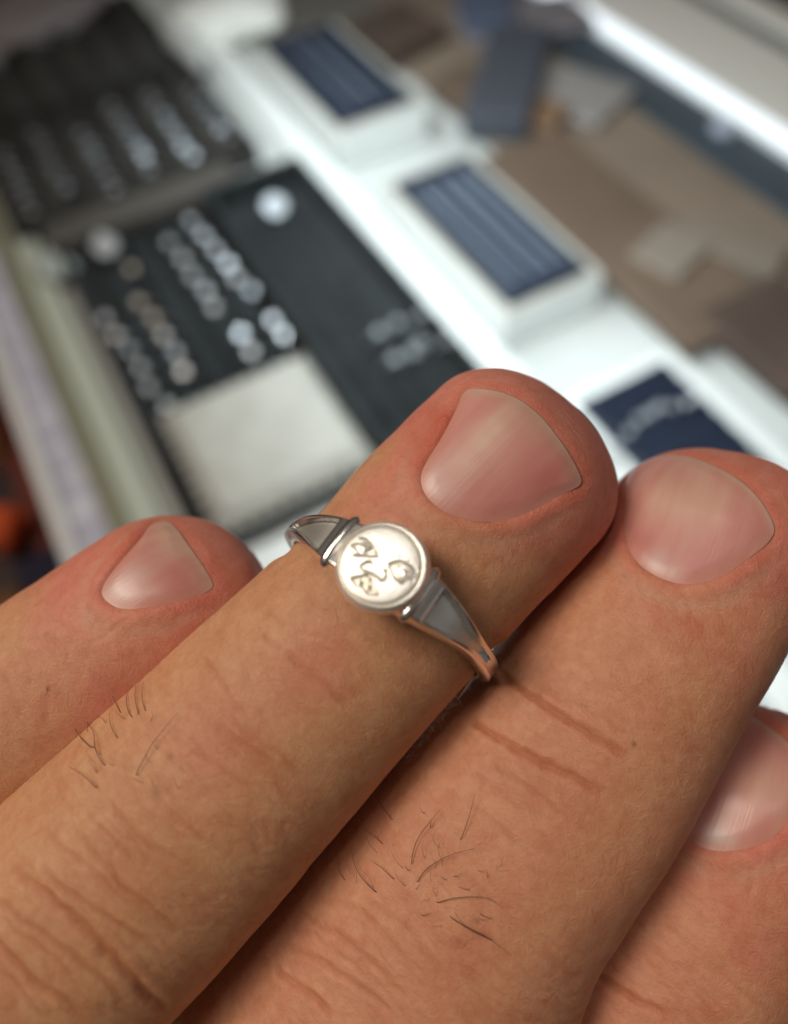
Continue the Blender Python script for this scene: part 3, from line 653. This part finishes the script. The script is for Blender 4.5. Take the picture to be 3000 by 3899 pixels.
# lint caught between band and the neighbouring finger
LINT = mat('lint', (.85, .80, .78), .6)
rl = random.Random(5); Vv, Ff = [], []
for k in range(60):
    t = rl.random(); px = 1795 - 250 * t + rl.uniform(-8, 26) * (1 - .5 * t); py = 2570 + 320 * t + rl.uniform(-10, 14); d = 55.2 + rl.uniform(-.3, .8)
    a0 = rl.uniform(0, 6.28); P = []
    for j in range(5):
        P.append(vray(px, py, d + rl.uniform(-.1, .1))); a0 += rl.uniform(-.9, .9); px += math.cos(a0) * 7; py += math.sin(a0) * 7
    P = np.array(P); off = np.array([[.018, 0, 0], [-.01, .016, 0], [-.01, -.016, 0]]); b0 = len(Vv)
    for p_ in P:
        for o_ in off: Vv.append(p_ + o_)
    for j in range(4):
        for q_ in range(3): Ff.append([b0 + j * 3 + q_, b0 + j * 3 + (q_ + 1) % 3, b0 + j * 3 + 3 + (q_ + 1) % 3, b0 + j * 3 + 3 + q_])
o = mesh_obj('lint', to_world(np.array(Vv)), Ff, LINT); tag(o, 'pale lint fibres caught below the ring between two fingers', 'lint', kind='stuff')

# ------------------------------------------------------------------ the display case behind
BLK = mat('black velvet', (.025, .030, .032), .9, noise=(60, (.016, .019, .020)))
BLKW = mat('warm black felt', (.040, .037, .033), .9, noise=(40, (.024, .022, .020)))
WHT = mat('white acrylic', (.78, .80, .78), .35); CREAM = mat('cream leatherette', (.48, .465, .415), .5, noise=(90, (.42, .405, .36)), bump=(300, .0006))
NAVY = mat('navy leatherette', (.013, .020, .038), .5, noise=(120, (.010, .015, .029))); CHAIN = mat('silver chain', (.25, .29, .35), .4, metal=.5)
SAGE = mat('sage rail', (.46, .475, .39), .5); OLIVE = mat('olive rail side', (.235, .23, .155), .6); LAV = mat('lilac paper', (.68, .66, .72), .7, noise=(70, (.46, .44, .52)))
OFFW = mat('off white edging', (.74, .72, .70), .5); BROWN = mat('brown wood', (.145, .10, .07), .6, noise=(9, (.115, .078, .055))); TANM = mat('tan card', (.23, .175, .13), .7, noise=(9, (.18, .135, .10)))
DKBR = mat('dark brown card', (.095, .062, .048), .7, noise=(14, (.06, .04, .03))); SLATE = mat('slate mat', (.065, .085, .105), .5, noise=(10, (.05, .065, .08))); MAUVE = mat('mauve grey card', (.20, .18, .19), .7)
BEIGE = mat('beige counter frame', (.82, .78, .71), .5); GREYG = mat('grey green seal', (.16, .18, .16), .6)
LED = mat('led tube', (.5, .5, .5), .4, emis=((.84, .94, 1.0), 1.05)); ORNG = mat('orange cloth', (.60, .085, .02), .8); FLOORM = mat('case floor', (.60, .62, .60), .5, noise=(8, (.52, .54, .52)))
GRNDM = mat('shop floor', (.10, .062, .050), .7, noise=(12, (.05, .035, .038))); RINGM = mat('ring silver', (.50, .52, .54), .34, metal=1); GOLDM = mat('ring warm', (.46, .41, .35), .35, metal=.8)

o = box('floor', -900, 1400, -700, 2200, -70, -64, GRNDM, bev=0); tag(o, kind='structure')
o = box('case_floor', -46, 470, -260, 1300, -12, 0, FLOORM, bev=0); tag(o, kind='structure')

# left rail of the case
t = empty('case_rail', 'pale green rail along the left side of the display case', 'rail', loc=(-40, 300, 0))
box('rail_top', -36, -21, -260, 900, 0, 7, SAGE, t, 1.2); box('rail_side', -46.5, -36.5, -260, 900, -12, 3, OLIVE, t, 1)
t = empty('paper_strip', 'lilac printed paper strip in a white holder beside the green rail', 'paper strip', loc=(-60, 300, 0))
box('paper', -64, -47.5, -260, 900, -9, -2, LAV, t, .4); box('holder_edge', -73, -65, -260, 900, -12, 1, OFFW, t, 1.2)
INK = mat('faint ink', (.36, .33, .42), .8)
Vv, Ff = [], []; rl = random.Random(2); y = -100
while y < 700:
    x0 = -62.5; x1 = -62.5 + rl.uniform(6, 13); b0 = len(Vv); Vv += [(x0, y, -1.9), (x1, y, -1.9), (x1, y + 1.6, -1.9), (x0, y + 1.6, -1.9)]; Ff.append([b0, b0 + 1, b0 + 2, b0 + 3]); y += rl.uniform(4, 9)
o = mesh_obj('printed_line', Vv, Ff, INK, smooth=False); inv_parent(o, t); tag(o, kind='stuff')

def lump(name, c, rx, ry, rz, m, seed, amp=.25):
    bm = bmesh.new(); bmesh.ops.create_icosphere(bm, subdivisions=3, radius=1); rs = np.random.RandomState(seed); ph = rs.rand(6) * 6
    for v in bm.verts:
        k = 1 + amp * (math.sin(3 * v.co.x + ph[0]) * math.sin(4 * v.co.y + ph[1]) + .5 * math.sin(7 * v.co.z + ph[2]) * math.sin(6 * v.co.x + ph[3]))
        v.co = Vector((v.co.x * rx * k + c[0], v.co.y * ry * k + c[1], v.co.z * rz * k + c[2]))
    V = [v.co[:] for v in bm.verts]; Fc = [[v.index for v in f.verts] for f in bm.faces]; bm.free(); return mesh_obj(name, V, Fc, m)
p = at(20, 2010, -45); o = lump('cloth', p, 12, 14, 13, ORNG, 1); tag(o, 'bright orange bundle on the floor left of the case', 'cloth')
p = at(20, 2280, -50); o = box('cardboard_box', p[0] - 45, p[0] + 8, p[1] - 60, p[1] + 6, -64, -50, mat('ochre brown card', (.17, .07, .02), .7), bev=2); tag(o, 'ochre brown box on the floor at the lower left corner', 'box')
p = at(0, 1560, -50); o = box('cardboard_box', p[0] - 60, p[0] - 6, p[1] - 34, p[1] + 44, -64, -40, mat('orange tan card', (.50, .24, .10), .7), bev=2); tag(o, 'orange tan box on the floor beside the paper strip', 'box')
p = at(260, 2190, -60); o = box('bag', p[0] - 22, p[0] + 24, p[1] - 20, p[1] + 16, -64, -46, mat('dark blue cloth', (.02, .018, .04), .8), bev=3); tag(o, 'dark blue bag on the floor below the white holder', 'bag')
p = at(110, 1850, -60); o = box('card', p[0] - 8, p[0] + 12, p[1] - 60, p[1] + 90, -64, -61, mat('dull red card', (.20, .045, .03), .8), bev=.5); tag(o, 'dull red card on the floor beside the white holder', 'card')

ORD = ['first', 'second', 'third', 'fourth', 'fifth', 'sixth', 'seventh', 'eighth', 'ninth', 'tenth']
# --- one small ring, standing in its slot
def small_ring_mesh(R1, r1, hr):
    V, Fc = [], []; n, m = 20, 6
    for i in range(n):
        a = 2 * math.pi * i / n
        for j in range(m):
            b = 2 * math.pi * j / m; V.append(((R1 + r1 * math.cos(b)) * math.cos(a), r1 * math.sin(b) * 1.6, (R1 + r1 * math.cos(b)) * math.sin(a)))
    for i in range(n):
        for j in range(m): Fc.append([i * m + j, ((i + 1) % n) * m + j, ((i + 1) % n) * m + (j + 1) % m, i * m + (j + 1) % m])
    b0 = len(V); k = 10; hr *= .8                                     # faceted stone head
    for (rr3, zz3) in ((.55, -.5), (1, 0), (.85, .22)):
        for j in range(k): V.append((hr * rr3 * math.cos(6.283 * j / k), hr * rr3 * math.sin(6.283 * j / k), R1 + hr * .4 + hr * zz3))
    V.append((0, 0, R1 + hr * (.4 + .22)))
    for lv in range(2):
        for j in range(k): Fc.append([b0 + lv * k + j, b0 + lv * k + (j + 1) % k, b0 + lv * k + k + (j + 1) % k, b0 + lv * k + k + j])
    for j in range(k): Fc.append([b0 + 2 * k + j, b0 + 2 * k + (j + 1) % k, b0 + 3 * k])
    me = bpy.data.meshes.new('ring'); me.from_pydata([tuple(np.array(v) * S) for v in V], [], Fc); me.update()
    return me
def ring_kind(R1, r1, hr, m): me = small_ring_mesh(R1, r1, hr); me.materials.append(m); return me
RK = {'a': ring_kind(7.5, .45, 3.9, RINGM), 'b': ring_kind(8, .5, 4.1, RINGM), 'w': ring_kind(8, .5, 3.8, GOLDM), 'dim': ring_kind(7.5, .45, 3.6, mat('dull silver', (.34, .36, .37), .4, metal=.8)), 'big': ring_kind(8.5, .9, 10.5, RINGM)}
def put_ring(kind, x, y, z, label, group, rz=0):
    o = bpy.data.objects.new('ring', RK[kind]); COL.objects.link(o); o.location = Vector((x, y, z)) * S; o.rotation_euler = (0.45, 0, rz); tag(o, label, 'ring', group); return o
def tray(name, x0, x1, y0, y1, h, rolls, label, m=BLK, mw=BLK, wall=4.0, ztop=None):
    k_ = (H - h) / H; x0, x1, y0, y1 = x0 * k_, x1 * k_, y0 * k_, y1 * k_; rolls = [(a * k_, b * k_, c * k_, d * k_) for a, b, c, d in rolls]
    t = empty('ring_tray', label, 'tray', 'black trays in the display case', loc=((x0 + x1) / 2, (y0 + y1) / 2, 0))
    box('tray_base', x0, x1, y0, y1, .4, h * .45, m, t, 1)
    for (a, b, c, d) in ((x0, x0 + wall, y0, y1), (x1 - wall, x1, y0, y1), (x0 + wall, x1 - wall, y0, y0 + wall), (x0 + wall, x1 - wall, y1 - wall, y1)): box('tray_wall', a + .01, b - .01, c + .01, d - .01, .6, h, mw, t, .8)
    me = None
    for (rx, rw, ya, yb) in rolls:
        n, k = 14, 2; V, Fc = [], []
        for i in range(n + 1):
            a = math.pi * i / n; V += [(rx - math.cos(a) * rw / 2, ya, h * .45 + math.sin(a) * rw * .45), (rx - math.cos(a) * rw / 2, yb, h * .45 + math.sin(a) * rw * .45)]
        for i in range(n): Fc.append([2 * i, 2 * i + 1, 2 * i + 3, 2 * i + 2])
        Fc.append([2 * i for i in range(n + 1)]); Fc.append([2 * i + 1 for i in range(n, -1, -1)])
        o = mesh_obj('velvet_roll', V, Fc, m); inv_parent(o, t)
    return t
# far tray
tray('t', -33, 152, 497, 800, 16, [(c, 22, 506, 648) for c in (-31 + 31.3 * k for k in range(7)) if -20 < c < 145] + [(8 + 30 * k, 22, 655, 792) for k in range(5)], 'far black ring tray filled with rows of silver rings', BLKW, BLKW)
G1 = 'silver rings in the far black tray'
cols = [-16, 12.4, 43, 74, 106, 139]
for ci, cx_ in enumerate(cols):
    n = [6, 6, 6, 7, 7, 6][ci]; y0 = [520, 534, 512, 520, 519, 526][ci]
    for k in range(n):
        put_ring('b' if k >= n - 2 and ci in (2, 3, 4) else 'a', cx_ * .94 + random.uniform(-1, 1), (y0 + k * 16.5) * .94 + random.uniform(-1.5, 1.5), 8, f'far tray silver ring, {ORD[ci]} row from left, {ORD[k]} from front', G1, random.uniform(-.3, .3))
# middle tray (its near part covered by the white pad)
tray('t', -13, 91, 186, 462, 16, [(c, 17, 296, 452) for c in (11, 37, 57, 77)], 'middle black ring tray partly covered by the cream pad', BLK, BLKW)
o = box('tray_divider', -15, 118, 442, 468, .5, 15, mat('taupe felt', (.085, .075, .065), .9), bev=2); tag(o, 'taupe felt strip lying between the far and middle black trays', 'divider')
G2 = 'silver rings in the middle black tray'
zz = lambda l: [(x / 1.12, y / 1.12) for x, y in l]
COLS2 = [('leftmost row', zz([(430, 1330), (485, 1400), (530, 1465), (580, 1540), (612, 1625), (690, 1700)]), 'aaaaaa'), ('second row from the left', zz([(580, 1262), (640, 1328), (690, 1400), (732, 1475), (772, 1552)]), 'wwaaa'),
         ('third row from the left', zz([(715, 1008), (770, 1078), (812, 1148), (865, 1212), (905, 1280)]), 'bbaaa'), ('rightmost row', zz([(810, 918), (862, 980), (912, 1038), (960, 1098), (1002, 1155), (1055, 1215)]), 'bbaaaa'),
         ('left pair behind the cream pad', zz([(1010, 1395), (1062, 1470)]), 'bb'), ('right pair behind the cream pad', zz([(1155, 1335), (1200, 1400)]), 'bb')]
for nm, pts, kd in COLS2:
    for k, (px, py) in enumerate(pts):
        p = at(px, py, 18); put_ring(kd[k], p[0], p[1], 8, f'middle tray silver ring, {nm}, {ORD[k]} from back', G2, random.uniform(-.3, .3))
for (px, py, kd, lb) in ((395, 925, 'big', 'large bright ring at the back left of the middle black tray'), (488, 1000, 'w', 'warm toned ring at the back left of the middle black tray'), (370, 880, 'b', 'small silver ring behind the large bright ring at the back left'),
                         (1035, 775, 'big', 'very bright large ring standing at the back of the right black tray'), (925, 680, 'b', 'silver ring behind the very bright ring of the right black tray'), (1030, 760, 'b', 'small ring touching the very bright ring of the right black tray')):
    p = at(px, py, 22); put_ring(kd, p[0], p[1], 12, lb, None)
# right black tray with grooves
tray('t', 94, 172, 204, 470, 32, [(c, 14, 212, 440) for c in (104, 119, 134, 149, 162)], 'right black tray with long velvet grooves beside the white divider')
for k, (px, py, kd) in enumerate([(1430, 1235, 'dim'), (1490, 1335, 'dim'), (1590, 1270, 'dim'), (1595, 1165, 'dim'), (1690, 1265, 'a'), (1500, 1200, 'dim'), (1560, 1310, 'dim')]):
    p = at(px, py, 34); put_ring(kd, p[0], p[1], 24, 'ring at near end of right black tray, ' + ['leftmost', 'nearest and warmest toned', 'in the middle of the cluster', 'farthest back', 'brightest, at the right wall', 'between the leftmost and the farthest', 'behind the warm toned one'][k], 'rings at the near end of the right black tray')
p = at(210, 1045, 8); o = lump('tissue', (p[0] + 2, p[1] + 4, 9), 12, 12, 7, mat('pale tissue', (.42, .46, .43), .8), 4); tag(o, 'pale crumpled tissue between the green rail and the middle tray', 'tissue')
# cream pad
def pad():
    t = empty('display_pad', 'square cream display pad lying on the near end of the middle tray', 'pad', loc=(50, 240, 16))
    n = 60; xs = np.linspace(0, 1, n); X, Y = np.meshgrid(xs, xs, indexing='ij'); ed = np.minimum(np.minimum(X, 1 - X), np.minimum(Y, 1 - Y))
    x = -1 + X * 86 + 1.4 * np.sin(Y * 60) * (ed < .03); y = 187 + Y * 83 + 1.4 * np.sin(X * 66) * (ed < .03); z = 18 + 7 * sstep(0, .1, ed) + .5 * np.sin(X * 18) * np.sin(Y * 14) * (ed > .05)
    T = np.stack([x, y, z], -1).reshape(-1, 3); Bt = T.copy(); Bt[:, 2] = 17; V = np.vstack([T, Bt]); idx = np.arange(n * n).reshape(n, n); a = idx[:-1, :-1]; b = idx[1:, :-1]; c = idx[1:, 1:]; d = idx[:-1, 1:]
    top = np.stack([a, b, c, d], -1).reshape(-1, 4); e = np.concatenate([idx[:, 0], idx[-1, 1:], idx[-2::-1, -1], idx[0, -2:0:-1]]); sd = np.stack([e, np.roll(e, -1), np.roll(e, -1) + n * n, e + n * n], -1)[:, ::-1]
    o = mesh_obj('cushion', V, np.vstack([top, top[:, ::-1] + n * n, sd]), CREAM); inv_parent(o, t)
    box('board', 1, 83, 189, 268, 16.3, 17.8, OFFW, t, .5)
pad()
# white divider and white ledge
o = box('shelf_divider', 164, 183, -200, 700, .5, 10, WHT, bev=2); tag(o, 'long white acrylic divider between black trays and blue pads', 'divider')
o = box('shelf_ledge', -18, 162, 30, 184, .5, 12, WHT, bev=2); tag(o, 'white acrylic block in front of the cream pad', 'block')
o = lump('tissue', (205, 668, 14), 52, 48, 14, mat('white tissue', (.84, .83, .78), .8), 8, .18); tag(o, 'crumpled white tissue paper at the far end of the white divider', 'tissue')
o = lump('tissue', (150, 640, 16), 10, 50, 10, mat('grey white tissue', (.50, .50, .48), .8), 9, .2); tag(o, 'grey white tissue strip along the far black tray', 'tissue')
# blue pads on white boxes
def blue(y0, y1, xa, xb, label, chains, ztop=28):
    t = empty('jewellery_box', label, 'box', 'blue jewellery pads on white boxes', loc=((xa + xb) / 2, (y0 + y1) / 2, 0))
    k = (H - ztop) / H
    xa_, xb_, y0_, y1_ = xa * k, xb * k, y0 * k, y1 * k
    box('box_body', xa_ - 6, xb_ + 8, y0_ - 6, y1_ + 8, .5, ztop - 2, WHT, t, 2.5)
    box('box_top', xa_ - 5, xb_ + 7, y0_ - 5, y1_ + 7, ztop - 2.2, ztop - .6, CREAM, t, .6)
    box('blue_pad', xa_, xb_, y0_, y1_, ztop - .8, ztop + 3, NAVY, t, 1.2)
    for c in chains:
        xx = (xa + (xb - xa) * c[0]) * k
        V, Fc = [], []; nb = int((y1_ - y0_ - 20) / 3)
        for i in range(nb):
            for (dx, dy, dz) in ((-1.1, 0, 0), (0, -1.3, .2), (1.1, 0, 0), (0, 1.3, .2), (0, 0, 1.1)): V.append((xx + dx * c[1], y0_ + 11 + i * 3 + dy, ztop + 3.2 + dz))
            b0 = i * 5; Fc += [[b0, b0 + 1, b0 + 4], [b0 + 1, b0 + 2, b0 + 4], [b0 + 2, b0 + 3, b0 + 4], [b0 + 3, b0, b0 + 4]]
        o = mesh_obj('necklace', V, Fc, CHAIN, smooth=False); tag(o, c[2], 'necklace', 'chains on the blue pads')
blue(484, 626, 213, 279, 'far blue pad on a white box in front of the white tissue', [(.3, 1.2, 'left silver chain on the far blue pad'), (.55, 1.2, 'middle silver chain on the far blue pad'), (.8, .9, 'right silver chain on the far blue pad')])
blue(256, 397, 211, 271, 'middle blue pad on a white box with bright silver chains', [(.22, 1.7, 'left silver chain on the middle blue pad'), (.46, 2.0, 'second silver chain from the left on the middle blue pad'), (.66, 1.7, 'third silver chain from the left on the middle blue pad'), (.86, 1.2, 'right silver chain on the middle blue pad')])
# near blue pad: ridged, with a bead bracelet
t = empty('jewellery_box', 'near blue ridged pad seen behind the two fingertips', 'box', 'blue jewellery pads on white boxes', loc=(220, 100, 0))
k = (H - 12) / H
box('box_body', 188, 262, 20, 176, .5, 10, WHT, t, 2)
x0, x1, y0, y1 = 200 * k, 260 * k, 40, 175 * k; box('blue_pad', x0, x1, y0, y1, 9.8, 12, NAVY, t, .8)
for i in range(9): box('pad_ridge', x0 + 1, x1 - 1, y1 - 2 - 13 * (i + 1) + 1.2, y1 - 2 - 13 * i, 11.8, 14.5, NAVY, t, 1.2)
for i, (px, py) in enumerate([(2345, 1700), (2400, 1640), (2440, 1590), (2480, 1570), (2515, 1545), (2560, 1545), (2620, 1530), (2650, 1510)]):
    p = at(px, py, 18); o = lump('bead', (p[0], p[1], 17), 2.6, 2.6, 2.6, RINGM, i, .03); tag(o, ['nearest', 'second', 'third', 'fourth', 'fifth', 'sixth', 'seventh', 'farthest'][i] + ' silver bead of the row across the near blue pad', 'bead', 'silver beads on the near blue pad')
# brown goods to the right
def bx(name, px, py, wx, wy, z0, z1, m, label, cat, rz=0, bev=2):
    p = at(px, py, z1); V, Fc = boxmesh(-wx / 2, wx / 2, -wy / 2, wy / 2, 0, z1 - z0, bev)
    o = mesh_obj(name, V, Fc, m, smooth=False); o.location = Vector((p[0], p[1], z0)) * S; o.rotation_euler = (0, 0, rz); tag(o, label, cat); return o
o = box('shelf_board', 292, 403, -200, 720, .5, 6, TANM, bev=1); tag(o, 'tan wooden board along the right part of the case', 'board')
bx('wooden_box', 2350, 850, 66, 210, 6.3, 16, BROWN, 'long brown wooden box lying on the tan board', 'box')
bx('cardboard_box', 2560, 940, 42, 34, 6.5, 20, mat('pale beige card', (.21, .17, .135), .7), 'pale beige box at the near end of the brown wooden box', 'box', .3)
bx('cardboard_box', 2990, 1250, 60, 70, 6.5, 18, DKBR, 'dark brown box at the right edge of the photo', 'box')
bx('cardboard_box', 2800, 920, 30, 60, 6.5, 18, mat('beige card', (.195, .155, .12), .7), 'beige box between the brown box and the slate mat', 'box', .5)
bx('cardboard_box', 1830, 330, 40, 70, 6.5, 20, BROWN, 'brown box behind the far white jewellery box', 'box', .2)
bx('cardboard_box', 2000, 400, 34, 60, 7, 16, mat('rust card', (.20, .12, .07), .7), 'rust coloured box beside the navy case', 'box', .5)
bx('spectacle_case', 1940, 250, 46, 130, 6.7, 26, mat('slate case', (.06, .065, .08), .6), 'navy case lying across the far end of the tan board', 'case', -.75)
bx('cardboard_box', 1500, 90, 60, 60, 6.5, 22, DKBR, 'dark brown box at the top centre of the photo', 'box', .2)
bx('envelope', 2150, 330, 60, 90, 6.6, 12, mat('grey paper', (.27, .25, .235), .7), 'pale grey envelope near the slate mat', 'envelope', .4)
bx('envelope', 1990, 60, 110, 60, 6.6, 12, MAUVE, 'mauve grey envelope at the top of the photo', 'envelope', -.3)
bx('spectacle_case', 1850, 10, 40, 60, 6.6, 22, mat('blue grey case', (.08, .10, .15), .6), 'blue grey case at the top edge of the photo', 'case', -.4)
o = box('mat', 406, 450, -200, 900, .6, 5, SLATE, bev=1); tag(o, 'dark slate mat along the lamp tube', 'mat')
p = at(2760, 480, 10); o = lump('spot', (p[0], p[1], 9), 9, 9, 6, mat('pale blue finish', (.40, .43, .52), .5), 3, .05); tag(o, 'pale blue knob on the slate mat', 'spot')  # rounded pale blue spot, what it is stays open
o = box('led_tube', 455, 467, -250, 1100, 4, 12, LED, bev=3); tag(o, 'bright white lamp tube running along the edge of the case', 'lamp')
t = empty('counter_frame', 'beige counter frame with a grey green seal beyond the lamp tube', 'frame', loc=(560, 400, 0))
box('inner_bar', 474, 555, -250, 1300, -4, 4, BEIGE, t, 2); box('seal', 557, 578, -250, 1300, -8, 0, GREYG, t, 1); box('outer_bar', 580, 610, -250, 1300, -6, 3, BEIGE, t, 2)
o = box('floor_mat', 612, 1300, -300, 1500, -62, -20, BLKW, bev=1); tag(o, 'black cabinet side beyond the counter frame', 'cabinet')
# far end
o = box('cabinet', -60, 168, 812, 1240, .6, 12, BLKW, bev=2); tag(o, 'dark felt surface behind the far black tray', 'tray')
p = at(60, 60, 20); o = lump('tissue', (p[0], p[1], 16), 70, 40, 12, mat('mauve tissue', (.22, .19, .19), .8), 12, .25); tag(o, 'mauve grey tissue at the top left corner', 'tissue')
p = at(10, 260, 12); o = lump('tissue', (p[0] - 6, p[1], 22), 12, 14, 8, mat('rosy tissue', (.26, .22, .21), .8), 13, .2); tag(o, 'small rosy grey tissue at the left edge above the far rings', 'tissue')
bx('cardboard_box', 1150, 20, 120, 80, .6, 10, mat('grey brown card', (.12, .11, .095), .7), 'grey brown box behind the white tissue paper', 'box')
